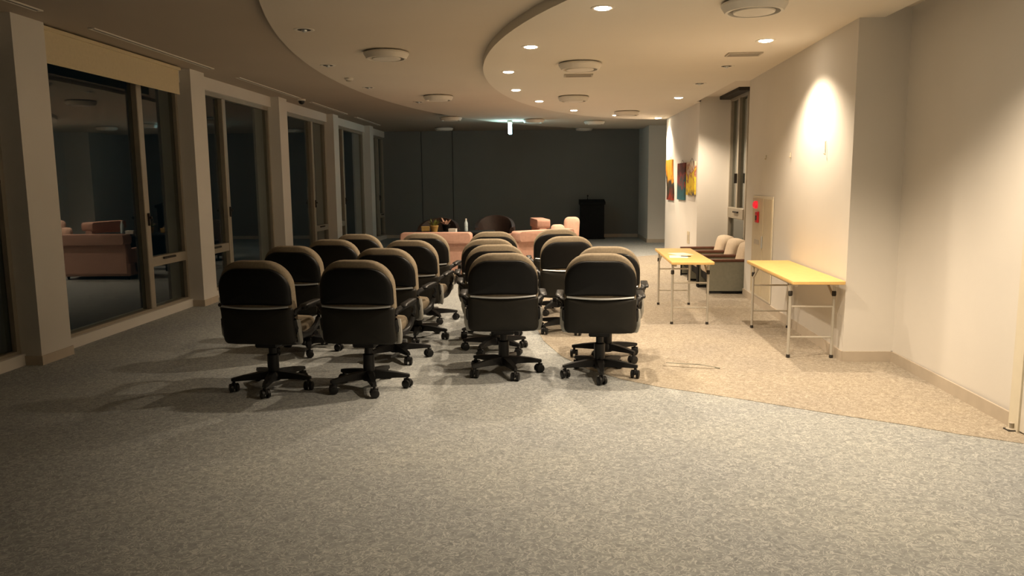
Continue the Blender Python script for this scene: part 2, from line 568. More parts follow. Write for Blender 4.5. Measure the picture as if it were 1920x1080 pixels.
o = MB().rbox(RX - 0.22, RX - 0.02, 12.25, 13.60, 2.96, 3.04, 0.008).build('curtain_box', 'dark')
tag(o, 'dark curtain box above the narrow window by the lounge chairs', 'curtain box')

# door on the right wall at the edge of the view
dr = empty('door_1', (2.995, 4.42, 0))
structure(dr, 'cream flush door in the right wall nearest the camera', 'door')
MB().rbox(-0.02, 0.02, -0.43, 0.43, 0.01, 2.1, 0.004).build('door_leaf', 'white', dr, smooth=0)
f_ = MB(); f_.box(-0.03, 0.03, 0.43, 0.53, 0, 2.2); f_.box(-0.03, 0.03, -0.53, -0.43, 0, 2.2); f_.box(-0.03, 0.03, -0.43, 0.43, 2.1, 2.2)
f_.build('door_frame', 'cabinet2', dr, smooth=0)
MB().tube([(-0.02, 0.36, 1.0), (-0.07, 0.36, 1.0), (-0.07, 0.24, 1.0)], 0.011).build('door_handle', 'chrome', dr)
ds = empty('door_stop', (2.955, 4.90, 0))
tag(ds, 'small metal door stop on the carpet by the right wall', 'door stop')
MB().lathe([(0.03, 0.003), (0.03, 0.012), (0.012, 0.016), (0.012, 0.04), (0.016, 0.05), (0.004, 0.056)], n=14).build('post', 'grille', ds)
MB().rbox(-0.035, 0.035, -0.035, 0.03, 0.003, 0.010, 0.002).build('plate', 'dark', ds, smooth=0)

# roller blind in the first visible bay
rb = empty('roller_blind', (-4.60, 8.48, 2.74))
tag(rb, 'cream roller blind rolled almost up above the nearest big window', 'roller blind')
MB().box(-0.004, 0.004, -1.42, 1.20, 0.0, 0.28).build('blind_fabric', 'shade', rb, smooth=0)
MB().rbox(-0.04, 0.03, -1.43, 1.22, 0.275, 0.312, 0.005).build('blind_headrail', 'shade', rb, smooth=0)
MB().rbox(-0.008, 0.008, -1.42, 1.20, -0.018, 0.0, 0.003).build('bottom_bar', 'shade', rb, smooth=0)

# ------------------------------------------------------------------ ceiling fittings
for k, (y0, y1, lb) in enumerate([(4.2, 6.55, 'above the nearest pillar'), (7.33, 9.92, 'over the roller blind'), (10.78, 13.42, 'over the second visible window'),
                                  (14.1, 16.55, 'over the third visible window'), (17.4, 19.8, 'over the fourth visible window')]):
    sl = empty('slot_diffuser', (-4.28, (y0 + y1) / 2, HO))
    tag(sl, 'long narrow air slot in the outer ceiling ' + lb, 'air slot', 'air slots along the windows')
    h = (y1 - y0) / 2
    MB().box(-0.014, 0.014, -h, h, -0.006, 0.0).build('slot', 'dark', sl, smooth=0)
    f_ = MB()
    f_.box(-0.034, -0.014, -h, h, -0.010, 0.0); f_.box(0.014, 0.034, -h, h, -0.010, 0.0)
    f_.box(-0.034, 0.034, -h - 0.02, -h, -0.010, 0.0); f_.box(-0.034, 0.034, h, h + 0.02, -0.010, 0.0)
    f_.build('slot_frame', 'white', sl, smooth=0)


def diffuser(x, y, z, label, r=0.235):
    d = empty('ceiling_diffuser', (x, y, z))
    tag(d, label, 'ceiling vent', 'round air diffusers in the ceiling')
    if not hasattr(diffuser, 'me'):
        diffuser.me = [MB().lathe([(0.20, 0.0), (0.235, -0.010), (0.235, -0.020), (0.205, -0.050), (0.185, -0.050), (0.165, -0.012), (0.165, 0.0)], n=32).mesh('outer_ring', 'white'),
                       MB().lathe([(0.05, 0.0), (0.06, -0.02), (0.150, -0.046), (0.145, -0.052), (0.10, -0.056), (0.02, -0.057)], n=32).mesh('centre_cone', 'white'),
                       MB().lathe([(0.166, -0.001), (0.166, -0.004), (0.05, -0.004)], n=24).mesh('throat', 'dark')]
    for me in diffuser.me:
        c = bpy.data.objects.new(me.name, me); C.objects.link(c); c.parent = d; c.scale = (1.04, 1.04, 1.6)
    return d


diffuser(0.371, 9.03, HI, 'round air diffuser in lower disc beside a rectangular grille')
diffuser(0.41, 12.5, HI, 'round air diffuser in lower disc farther than the rectangular grille')
diffuser(1.53, 15.27, HI, 'round air diffuser in lower disc near its far rim')
diffuser(1.56, 6.13, HI, 'round air diffuser at the very top edge of the view')
diffuser(-1.745, 8.55, HM, 'largest looking round air diffuser in the middle ceiling disc')
diffuser(-1.785, 12.86, HM, 'second round air diffuser in the middle ceiling disc')
diffuser(-2.1, 17.0, HM, 'round air diffuser at the far left rim of the middle disc')
diffuser(-0.32, 17.9, HM, 'round air diffuser just beyond the lower disc rim')
diffuser(-2.78, 21.0, HO, 'round air diffuser on dark far ceiling, window side')
diffuser(1.0, 21.7, HO, 'round air diffuser on dark far ceiling near the lectern')
diffuser(1.1, 18.6, HM, 'round air diffuser between the lower disc and the lectern')


def grille(x, y, z, label, rz=0.0):
    g = empty('ceiling_grille', (x, y, z), rz)
    tag(g, label, 'ceiling vent', 'rectangular grilles in the lower disc')
    f_ = MB()
    f_.box(-0.18, 0.18, -0.11, -0.09, -0.014, 0); f_.box(-0.18, 0.18, 0.09, 0.11, -0.014, 0)
    f_.box(-0.18, -0.16, -0.09, 0.09, -0.014, 0); f_.box(0.16, 0.18, -0.09, 0.09, -0.014, 0)
    f_.build('grille_frame', 'grille', g, smooth=0)
    MB().box(-0.16, 0.16, -0.09, 0.09, -0.003, 0).build('grille_back', 'dark', g, smooth=0)
    me = MB().box(-0.16, 0.16, -0.005, 0.005, -0.012, -0.003).mesh('slat', 'grille', 0)
    for k in range(7):
        s_ = bpy.data.objects.new('slat', me); C.objects.link(s_); s_.parent = g; s_.location = (0, -0.075 + 0.025 * k, 0)


grille(0.39, 10.05, HI, 'rectangular grille in lower disc behind the round diffuser')
grille(2.09, 8.58, HI, 'rectangular grille in lower disc near the right wall', R(-2))

ring_me = MB().lathe([(0.062, 0.0), (0.062, -0.003), (0.085, -0.006), (0.095, -0.002), (0.095, 0.0)], n=24).mesh('trim_ring', 'white')
lens_me = MB().lathe([(0.064, -0.002), (0.064, -0.006), (0.045, -0.013), (0.01, -0.016)], n=24).mesh('lamp_lens', 'bulb')
off_me = MB().lathe([(0.063, -0.0015), (0.063, -0.0025), (0.01, -0.003)], n=24).mesh('reflector', 'dark')
glint_me = MB().lathe([(0.028, -0.003), (0.024, -0.016), (0.010, -0.024)], n=14).mesh('bulb', 'chrome')


def downlight(x, y, z, label, lit=True, power=1.0):
    d = empty('downlight', (x, y, z))
    tag(d, label, 'downlight', 'lit downlights' if lit else 'unlit downlights')
    for me in ([ring_me, lens_me] if lit else [ring_me, off_me, glint_me]):
        c = bpy.data.objects.new(me.name, me); C.objects.link(c); c.parent = d
    if lit:
        l = bpy.data.lights.new('downlight_beam', 'SPOT')
        l.energy = LAMP_W * power
        l.color = LAMP_COL
        l.spot_size = R(SPOT)
        l.spot_blend = 0.66
        l.shadow_soft_size = 0.045
        lo = bpy.data.objects.new('downlight_beam', l); C.objects.link(lo)
        lo.parent = d
        lo.location = (0, 0, -0.07)
    return d


nth = ['nearest', 'second', 'third', 'fourth', 'fifth', 'sixth', 'seventh', 'farthest']
for k, (x, y) in enumerate([(0.43, 6.25), (-0.165, 7.93), (-0.475, 9.66), (-0.46, 11.54), (-0.138, 13.16), (0.495, 14.9), (1.39, 16.1), (2.36, 16.95)]):
    downlight(x, y, HI, 'lit downlight on the lower disc rim, %s of eight in view' % nth[k])
downlight(2.105, 7.80, HI, 'lit downlight near the right wall above the folding table')
downlight(2.12, 12.9, HI, 'lit downlight near the right wall before the canvases')
downlight(1.25, 5.0, HI, 'lit downlight on the lower disc rim just out of view', power=0.8)
downlight(2.15, 4.30, HI, 'lit downlight in front of the cream door')
downlight(2.11, 9.47, HI, 'unlit downlight near the rectangular grille by the right wall', False)
downlight(2.11, 11.1, HI, 'unlit downlight in front of the recess with lounge chairs', False)
for k, (x, y) in enumerate([(-2.25, 7.3), (-2.645, 9.46), (-2.66, 11.66), (-2.27, 13.8)]):
    downlight(x, y, HM, 'unlit downlight on the middle disc rim, %s of four' % nth[k] if k < 3 else 'unlit downlight on the middle disc rim, farthest of four', False)

sd = empty('smoke_detector', (-2.69, 10.63, HM))
tag(sd, 'small white smoke detector between unlit downlights on the middle disc', 'smoke detector')
MB().lathe([(0.06, 0), (0.06, -0.015), (0.045, -0.028)], n=20).build('detector_base', 'white', sd)
MB().lathe([(0.040, -0.026), (0.036, -0.042), (0.015, -0.048)], n=16).build('detector_head', 'grille', sd)
cm = empty('security_camera', (-4.30, 13.62, HO))
tag(cm, 'small dark dome camera on the outer ceiling by a pillar', 'camera')
MB().lathe([(0.07, 0), (0.07, -0.025), (0.062, -0.03)], n=20).build('camera_base', 'white', cm)
MB().lathe([(0.055, -0.028), (0.053, -0.05), (0.04, -0.075), (0.012, -0.09)], n=20).build('camera_dome', 'black', cm)

# emergency exit sign, seen edge-on
ex = empty('exit_sign', (-0.875, 18.25, HM))
tag(ex, 'small glowing white exit sign hanging from the ceiling, seen edge on', 'exit sign')
MB().cyl((0, 0, -0.035), (0, 0, 0.0), 0.012).build('stem', 'white', ex)
MB().rbox(-0.05, 0.05, -0.15, 0.15, -0.055, -0.03, 0.005).build('housing', 'white', ex, smooth=0)
MB().rbox(-0.036, 0.036, -0.145, 0.145, -0.30, -0.055, 0.006).build('light_box', 'exit', ex, smooth=0)

# ------------------------------------------------------------------ office chairs
def back_xf(u, v, d):
    """u across, v height, d depth behind (-) / in front (+) of the back plane; leaning and dished"""
    return (u, -0.215 - 0.075 * (v - 0.45) / 0.55 + 0.42 * u * u * 0.9 + d, v)


def make_chair():
    t = empty('office_chair', (0, 0, 0))
    # seat cushion
    so = rrect(-0.27, 0.27, -0.21, 0.31, (0.09, 0.09, 0.12, 0.12), 6)
    MB().rings(so, [(0.5, -0.055), (0.90, -0.055), (0.97, -0.04), (1.0, -0.01), (1.0, 0.02), (0.975, 0.045), (0.93, 0.058), (0.7, 0.066), (0.35, 0.062)],
               (0, 0.05), lambda u, v, d: (u, v, 0.485 + d - 0.03 * max(0, v - 0.2) * 3)).build('seat', 'taupe', t, 50)
    MB().rings(rrect(-0.25, 0.25, -0.22, 0.27, 0.06, 4), [(0.8, -0.03), (0.98, -0.02), (1, 0.01), (0.9, 0.015)], (0, 0.03),
               lambda u, v, d: (u, v, 0.415 + d)).build('seat_pan', 'black', t, 40)
    # back cushion
    bo = rrect(-0.282, 0.282, 0.50, 1.04, (0.05, 0.05, 0.20, 0.20), 8)
    MB().rings(bo, [(0.6, -0.012), (0.94, -0.012), (0.985, 0.0), (1.0, 0.02), (1.0, 0.05), (0.985, 0.08), (0.94, 0.105), (0.85, 0.12), (0.6, 0.125), (0.3, 0.125)],
               (0, 0.78), back_xf).build('backrest', 'taupe', t, 50)
    # hard shells on the back
    uo = rrect(-0.282, 0.282, 0.700, 0.985, (0.02, 0.02, 0.17, 0.17), 8)
    MB().rings(uo, [(0.3, -0.044), (0.6, -0.044), (0.85, -0.042), (0.955, -0.036), (0.99, -0.026), (1.0, -0.008), (0.98, 0.006), (0.6, 0.008)],
               (0, 0.83), back_xf).build('upper_shell', 'shell', t, 40)
    lo_ = []
    for (u, v) in rrect(-0.286, 0.286, 0.400, 0.684, (0.035, 0.035, 0.02, 0.02), 6):
        lo_.append((u, v - (0.018 * (1 - (u / 0.286) ** 2) if v < 0.5 else 0.0) - (0.010 * (1 - (u / 0.286) ** 2) if v > 0.6 else 0)))
    MB().rings(lo_, [(0.3, -0.052), (0.6, -0.052), (0.85, -0.050), (0.955, -0.042), (0.99, -0.030), (1.0, -0.006), (0.98, 0.008), (0.6, 0.01)],
               (0, 0.55), back_xf).build('lower_shell', 'shell2', t, 40)
    pts = []
    for k in range(13):
        u = -0.262 + 0.524 * k / 12
        x, y, z = back_xf(u, 0.694 - 0.012 * (1 - (u / 0.262) ** 2), -0.040)
        pts.append((x, y, z))
    MB().tube(pts, 0.010, 8, flat=0.8).build('back_trim', 'chrome', t)
    # arm loops
    for s_ in (-1, 1):
        P = [(0.275, -0.20, 0.640), (0.318, -0.15, 0.668), (0.330, -0.02, 0.672), (0.330, 0.10, 0.668), (0.326, 0.175, 0.645), (0.320, 0.205, 0.59),
             (0.310, 0.190, 0.52), (0.298, 0.14, 0.465), (0.290, 0.05, 0.445), (0.288, -0.08, 0.45), (0.286, -0.17, 0.49), (0.280, -0.215, 0.57)]
        P = [(x * s_, y, z) for x, y, z in P]
        # smooth once
        Q = []
        for k in range(len(P)):
            a, b_ = Vector(P[k]), Vector(P[(k + 1) % len(P)])
            Q += [a * 0.75 + b_ * 0.25, a * 0.25 + b_ * 0.75]
        ar = MB().tube(Q, 0.023, 8, closed=True).build('armrest', 'black', t)
        pad = rrect(-0.032, 0.032, -0.17, 0.17, 0.03, 4)
        MB().rings(pad, [(0.6, -0.016), (0.95, -0.012), (1, 0), (0.93, 0.012), (0.6, 0.018)], (0, 0),
                   lambda u, v, d, s_=s_: (s_ * 0.330 + u, 0.01 + v, 0.682 + d)).build('arm_pad', 'black', ar, 50)
    for s_ in (-1, 1):
        MB().tube([(s_ * 0.296, -0.175, 0.585), (s_ * 0.302, -0.175, 0.54), (s_ * 0.302, -0.165, 0.46), (s_ * 0.290, -0.13, 0.405), (s_ * 0.24, -0.08, 0.395)],
                  0.020, 8).build('back_bracket', 'bracket', t)
    # mechanism, column, star base
    mc = MB(); mc.rbox(-0.09, 0.09, -0.12, 0.14, 0.345, 0.39, 0.01)
    mo = mc.build('tilt_mechanism', 'black', t, 0)
    MB().tube([(0.08, 0.02, 0.375), (0.20, 0.03, 0.372), (0.26, 0.03, 0.365)], [0.007, 0.007, 0.012]).build('lever', 'black', mo)
    MB().lathe([(0.045, 0.10), (0.045, 0.27), (0.040, 0.275), (0.030, 0.28), (0.030, 0.36)], n=18).build('gas_column', 'black', t)
    MB().lathe([(0.045, 0.062), (0.058, 0.07), (0.062, 0.11), (0.052, 0.135), (0.044, 0.14)], n=20).build('base_hub', 'black', t)
    leg = MB()
    sec = [(0.035, 0.034, 0.078, 0.142), (0.12, 0.031, 0.083, 0.138), (0.22, 0.026, 0.086, 0.126), (0.30, 0.022, 0.086, 0.112), (0.320, 0.015, 0.088, 0.108)]
    vs_, fs_ = [], []
    for (r_, hw, z0, z1) in sec:
        vs_ += [(r_, -hw, z0), (r_, hw, z0), (r_, hw * 0.75, z1), (r_, -hw * 0.75, z1)]
    for k in range(len(sec) - 1):
        for i in range(4):
            j = (i + 1) % 4
            fs_.append((k * 4 + i, k * 4 + j, k * 4 + 4 + j, k * 4 + 4 + i))
    fs_ += [(0, 1, 2, 3), tuple(len(vs_) - 4 + i for i in range(4))[::-1]]
    leg_me = leg.add(vs_, fs_).mesh('leg', 'black', 30)
    hood = MB(); hood.cyl((0, 0, 0.05), (0, 0, 0.095), 0.011, 10)
    hood.rbox(-0.030, 0.030, -0.010, 0.010, 0.030, 0.074, 0.004)
    hood_me = hood.mesh('caster', 'black', 40)
    wh = MB()
    for s_ in (-1, 1):
        wh.tube([(0, s_ * 0.010, 0.034), (0, s_ * 0.012, 0.034), (0, s_ * 0.031, 0.034), (0, s_ * 0.035, 0.034)], [0.027, 0.034, 0.034, 0.027], 16)
    wh_me = wh.mesh('wheel', 'black', 40)
    for k in range(5):
        a = 2 * pi * k / 5 - pi / 2
        l = bpy.data.objects.new('leg', leg_me); C.objects.link(l); l.parent = t; l.rotation_euler = (0, 0, a)
        c = bpy.data.objects.new('caster', hood_me); C.objects.link(c); c.parent = t
        c.location = (0.30 * cos(a), 0.30 * sin(a), 0); c.rotation_euler = (0, 0, a + 0.6 + k * 1.1)
        q = bpy.data.objects.new('wheel', wh_me); C.objects.link(q); q.parent = c
    return t


# seat positions: (x, y of the chair centre, heading in degrees, heading of the star base)
CH = [
    [(-2.17, 5.86, -5, 12), (-2.32, 7.20, -9, 30), (-2.18, 7.98, -4, 5), (-2.12, 8.78, -3, 50)],
    [(-1.41, 5.87, -4, 24), (-1.40, 6.90, -8, 40), (-1.35, 7.83, -6, 10), (-1.38, 8.87, -4, 33)],
    [(-0.375, 6.38, 3, 18), (-0.50, 7.22, 6, 42), (-0.61, 7.95, 5, 8), (-0.64, 9.08, 2, 27)],
    [(0.425, 6.28, -3, 3), (0.535, 6.92, -5, 50), (0.18, 8.22, 6, 20), (0.10, 9.42, 3, 44)],
]
cols = ['window-side column', 'second column from the windows', 'third column from the windows', 'column beside the folding tables']
rows = ['nearest row', 'second row', 'third row', 'farthest row']
chair0 = make_chair()
star_names = ('leg', 'caster', 'base_hub')
first = True
for ci, col in enumerate(CH):
    for ri, (x, y, hd, sh) in enumerate(col):
        c = chair0 if first else copy_tree(chair0)
        first = False
        c.location = (x, y, 0.0035 if (ci == 3 or (ci == 2 and False)) else 0.0005)
        c.rotation_euler = (0, 0, R(hd))
        tag(c, 'black-shelled office chair with taupe cushion, %s, %s' % (rows[ri], cols[ci]), 'chair', 'office chairs set out in four rows')
        base = [k for k in c.children if k.name.split('.')[0] in ('leg', 'caster')]
        legs = [k for k in base if k.name.startswith('leg')]
        cas = [k for k in base if k.name.startswith('caster')]
        for k in range(5):
            a = 2 * pi * k / 5 - pi / 2 + R(sh)
            legs[k].rotation_euler = (0, 0, a)
            cas[k].location = (0.30 * cos(a), 0.30 * sin(a), 0)
            cas[k].rotation_euler = (0, 0, a + 0.6 + k * 1.1 + ri + ci)

# ------------------------------------------------------------------ folding tables
def make_table(loc, rz, wd, ln, label):
    t = empty('folding_table', loc, rz)
    tag(t, label, 'table', 'folding tables')
    H = 0.72
    hw, hl = wd / 2, ln / 2
    tp = rrect(-hw, hw, -hl, hl, 0.015, 3)
    MB().rings(tp, [(0.99, -0.030), (1.0, -0.026), (1.0, -0.004), (0.995, 0.0)], (0, 0), lambda u, v, d: (u, v, H + d)).build('table_top', 'wood_top', t, 30)
    fr = MB()
    for s_ in (-1, 1):
        fr.box(s_ * (hw - 0.05) - 0.012, s_ * (hw - 0.05) + 0.012, -hl + 0.06, hl - 0.06, H - 0.055, H - 0.03)
    fr.build('under_rail', 'steel', t, 0)
    lx = hw - 0.035
    for e in (-1, 1):
        y = e * (hl - 0.19)
        for s_ in (-1, 1):
            lg = MB().cyl((s_ * lx, y, 0.015), (s_ * lx, y, H - 0.05), 0.0135, 12).build('leg', 'steel', t)
            MB().lathe([(0.017, 0.004), (0.018, 0.012), (0.016, 0.03)], s_ * lx, y, 12).build('foot', 'dark', lg)
            MB().lathe([(0.0145, 0.565), (0.019, 0.572), (0.019, 0.605), (0.0145, 0.612)], s_ * lx, y, 12).build('clip', 'dark', lg)
            MB().tube([(s_ * lx, y, 0.55), (s_ * (lx - 0.02), y - e * 0.15, H - 0.045)], 0.011, 8).build('brace', 'grille', t)
        for z in (0.19, 0.47):
            MB().cyl((-lx, y, z), (lx, y, z), 0.009, 10).build('crossbar', 'steel', t)
    return t


make_table((2.385, 7.66, 0.003), R(-1.9), 0.45, 1.82, 'yellow-topped folding table pushed against the right wall')
make_table((1.605, 9.29, 0.003), R(-1.9), 0.46, 1.77, 'yellow-topped folding table with papers, standing in front of lounge chairs')
for k, (x, y, a, s_, lb) in enumerate([(1.60, 9.36, 14, 1.0, 'white paper sheet lying flat on the farther folding table'),
                                       (1.52, 9.02, -8, 1.0, 'white paper sheet nearest the front edge of the farther folding table')]):
    o = MB().box(-0.105, 0.105, -0.1485, 0.1485, 0, 0.0015).build('paper_sheet', 'paper', None, 0)
    o.location = (x, y, 0.7235); o.rotation_euler = (0, 0, R(a))
    tag(o, lb, 'paper', 'papers on the folding table')
pn = empty('pen', (1.60, 9.03, 0.7285), R(70))
tag(pn, 'dark pen lying on papers on the farther folding table', 'pen')
MB().tube([(0, -0.07, 0), (0, -0.055, 0), (0, 0.05, 0)], [0.001, 0.0045, 0.0045]).build('barrel', 'blackmat', pn)
MB().tube([(0, 0.05, 0), (0, 0.07, 0)], 0.0042).build('cap', 'chrome', pn)

# ------------------------------------------------------------------ lounge chairs in the recess (facing -x)
def make_lounge():
    t = empty('lounge_chair', (0, 0, 0))
    # local: front toward -x, width along y (0.70)
    for s_ in (-1, 1):
        y0 = s_ * 0.335
        sp = MB().rbox(-0.36, 0.36, y0 - 0.022, y0 + 0.022, 0.035, 0.455, 0.005).build('side_panel', 'panel_green', t, 0)
        f_ = MB()
        f_.box(-0.375, -0.36, y0 - 0.026, y0 + 0.026, 0.0, 0.455); f_.box(0.36, 0.375, y0 - 0.026, y0 + 0.026, 0.0, 0.455)
        f_.box(-0.36, 0.36, y0 - 0.026, y0 + 0.026, 0.012, 0.035)
        f_.build('side_frame', 'blackmat', sp, 0)
        MB().rbox(-0.385, 0.375, y0 - 0.036, y0 + 0.036, 0.455, 0.49, 0.008).build('arm', 'arm_wood', t, 0)
    MB().rbox(-0.33, 0.36, -0.31, 0.31, 0.16, 0.27, 0.01).build('seat_base', 'blackmat', t, 0)
    so = rrect(-0.35, 0.22, -0.305, 0.305, 0.07, 5)
    MB().rings(so, [(0.5, -0.08), (0.93, -0.08), (1, -0.05), (1, 0.03), (0.96, 0.07), (0.85, 0.085), (0.5, 0.092)], (-0.06, 0),
               lambda u, v, d: (u, v, 0.35 + d)).build('seat_cushion', 'cushion', t, 50)
    bo = rrect(-0.285, 0.285, 0.36, 0.70, (0.06, 0.06, 0.13, 0.13), 6)
    MB().rings(bo, [(0.5, 0.09), (0.90, 0.085), (0.98, 0.05), (1, 0.0), (0.98, -0.05), (0.90, -0.085), (0.5, -0.105)], (0, 0.53),
               lambda u, v, d: (0.225 + d + 0.22 * (v - 0.36), u, v)).build('back_cushion', 'cushion', t, 50)
    MB().rings(rrect(-0.305, 0.305, 0.25, 0.64, 0.05, 4), [(0.6, -0.015), (1, -0.012), (1, 0.012), (0.6, 0.015)], (0, 0.5),
               lambda u, v, d: (0.355 + d + 0.10 * (v - 0.36), u, v)).build('back_panel', 'blackmat', t, 40)
    return t


l0 = make_lounge()
lab = ['nearest of three, its grey-green side facing the camera', 'middle of three in the window recess', 'farthest of three, nearest the hanging canvases']
for k in range(3):
    l = l0 if k == 0 else copy_tree(l0)
    l.location = (2.63, 11.32 + 0.75 * k, 0.003)
    tag(l, 'beige-cushioned lounge chair with dark wooden arms, ' + lab[k], 'lounge chair', 'lounge chairs in the window recess')

# ------------------------------------------------------------------ fire cabinet on the right wall
th = math.atan2(A2_[0] - A1_[0], A2_[1] - A1_[1])
cab = empty('fire_hose_cabinet', (2.60 + 0.145 * (9.86 - 6.80) / 4.07 - 0.005, 9.86, 0.0), -th)
tag(cab, 'cream fire hose cabinet set in the wall with red alarm lamp', 'fire cabinet')
MB().rbox(-0.010, 0.0, -0.52, 0.52, 0.11, 1.40, 0.003).build('cabinet_frame', 'cabinet2', cab, 0)
d1 = MB().rbox(-0.018, -0.010, -0.06, 0.50, 0.14, 1.37, 0.003).build('alarm_door', 'cabinet', cab, 0)
d2 = MB().rbox(-0.018, -0.010, -0.50, -0.09, 0.14, 1.37, 0.003).build('hose_door', 'cabinet', cab, 0)
MB().rbox(-0.034, -0.018, -0.09, -0.06, 0.75, 0.90, 0.003).build('handle', 'chrome', d2, 0)
def wall_button(name, y, z, r, d, mat, parent):
    return MB().tube([(-0.018, y, z), (-0.018 - d * 0.7, y, z), (-0.018 - d, y, z)], [r, r, r * 0.6], 18).build(name, mat, parent)
wall_button('alarm_lamp', 0.27, 1.285, 0.05, 0.05, 'red', cab)
bt = MB().rbox(-0.045, -0.018, 0.13, 0.25, 1.06, 1.20, 0.006).build('alarm_button', 'redp', cab, 0)
MB().rbox(-0.050, -0.045, 0.16, 0.22, 1.09, 1.15, 0.002).build('button_face', 'dark', bt, 0)
bell = MB().rbox(-0.021, -0.018, 0.10, 0.36, 0.78, 0.84, 0.001).build('name_strip', 'grille', cab, 0)

# small hooks and a socket on the walls
for k, (y, z, hgt, lb) in enumerate([(7.51, 1.83, 0.13, 'small bent hook on the right wall inside the bright lamp pool'), (8.70, 1.84, 0.05, 'tiny hook on the right wall over the table'),
                                     (9.80, 1.85, 0.05, 'tiny hook on the right wall above the fire cabinet')]):
    xw = 2.60 + 0.145 * (y - 6.80) / 4.07
    o = MB().tube([(xw + 0.004, y, z + hgt), (xw - 0.010, y, z + hgt * 0.95), (xw - 0.012, y - 0.012, z + hgt * 0.4), (xw - 0.016, y - 0.02, z), (xw - 0.030, y - 0.02, z + 0.012)],
                  0.005, 6).build('wall_hook', 'cabinet', None)
    tag(o, lb, 'hook', 'hooks on the right wall')
sk = empty('wall_socket', (2.598, 14.4, 0.55))
tag(sk, 'pale socket plate low on the wall under the canvases', 'socket')
MB().rbox(-0.006, 0.0, -0.12, 0.12, -0.10, 0.12, 0.002).build('plate', 'cabinet', sk, 0)
MB().rbox(-0.009, -0.006, -0.05, 0.05, -0.05, 0.06, 0.001).build('socket_face', 'grille', sk, 0)

# paintings
def painting(y, z, wd, ht, mat, label, twist=0.0):
    p = empty('painting', (2.598, y, z))
    tag(p, label, 'painting', 'canvases on the far right wall')
    n = 8
    vs_, fs_ = [], []
    for k in range(n + 1):
        zz = -ht / 2 + ht * k / n
        off = twist * sin(zz / ht * pi * 1.4)
        for (xx, yy) in ((-0.003, -wd / 2), (-0.032, -wd / 2), (-0.032, wd / 2), (-0.003, wd / 2)):
            vs_.append((xx, yy + off, zz))
    for k in range(n):
        for i in range(4):
            j = (i + 1) % 4
            fs_.append((k * 4 + i, k * 4 + j, k * 4 + 4 + j, k * 4 + 4 + i))
    fs_ += [(0, 1, 2, 3), tuple(4 * n + i for i in range(4))[::-1]]
    MB().add(vs_, fs_).build('canvas', mat, p, 30)
    s_ = MB(); s_.tube([(-0.008, -wd * 0.25, ht / 2 - 0.01), (-0.006, 0, ht / 2 + 0.06), (-0.008, wd * 0.25, ht / 2 - 0.01)], 0.002, 5)
    s_.build('hanging_wire', 'dark', p)


painting(16.60, 1.62, 0.80, 0.84, 'paint1', 'orange and black canvas with wavy edges, farthest of three', 0.10)
painting(15.17, 1.585, 0.82, 0.70, 'paint2', 'dark red and blue canvas, middle of three')
painting(14.17, 1.64, 0.82, 0.60, 'paint3', 'yellow and cream canvas, nearest of three')

# floor socket cover left open on the beige carpet
fs = empty('floor_socket', (1.22, 6.60, 0.003), R(-14))
tag(fs, 'flat floor socket cover on the beige carpet beside the chairs', 'floor socket')
MB().rbox(-0.22, 0.22, -0.05, 0.05, 0, 0.006, 0.002).build('cover', 'carpet_beige', fs, 0)
MB().tube([(-0.2, 0.06, 0.005), (-0.05, 0.05, 0.006), (0.08, 0.065, 0.006), (0.26, -0.03, 0.005)], 0.006, 6).build('cord', 'panel_green', fs)

# ------------------------------------------------------------------ lectern
lc = empty('lectern', (1.24, 21.85, 0))
tag(lc, 'black wooden lectern standing before the dark far wall', 'lectern')
MB().rbox(-0.33, 0.33, -0.22, 0.22, 0.04, 0.96, 0.008).build('body', 'blackmat', lc, 0)
MB().rbox(-0.35, 0.35, -0.25, 0.25, 0, 0.04, 0.006).build('plinth', 'blackmat', lc, 0)
tp = MB(); tp.add([(-0.36, -0.27, 0.96), (0.36, -0.27, 0.96), (0.36, 0.27, 0.96), (-0.36, 0.27, 0.96), (-0.36, -0.27, 1.03), (0.36, -0.27, 1.03), (0.36, 0.27, 1.10), (-0.36, 0.27, 1.10)],
                  [(3, 2, 1, 0), (4, 5, 6, 7), (0, 1, 5, 4), (1, 2, 6, 5), (2, 3, 7, 6), (3, 0, 4, 7)])
tp.build('reading_top', 'blackmat', lc, 0)
mi = MB().tube([(-0.12, 0.12, 1.07), (-0.12, 0.10, 1.14), (-0.12, 0.04, 1.19)], 0.008, 8).build('microphone_stalk', 'blackmat', lc)
MB().tube([(-0.12, 0.05, 1.18), (-0.12, 0.02, 1.205), (-0.12, -0.01, 1.22)], [0.014, 0.022, 0.012], 10).build('microphone_head', 'blackmat', mi)

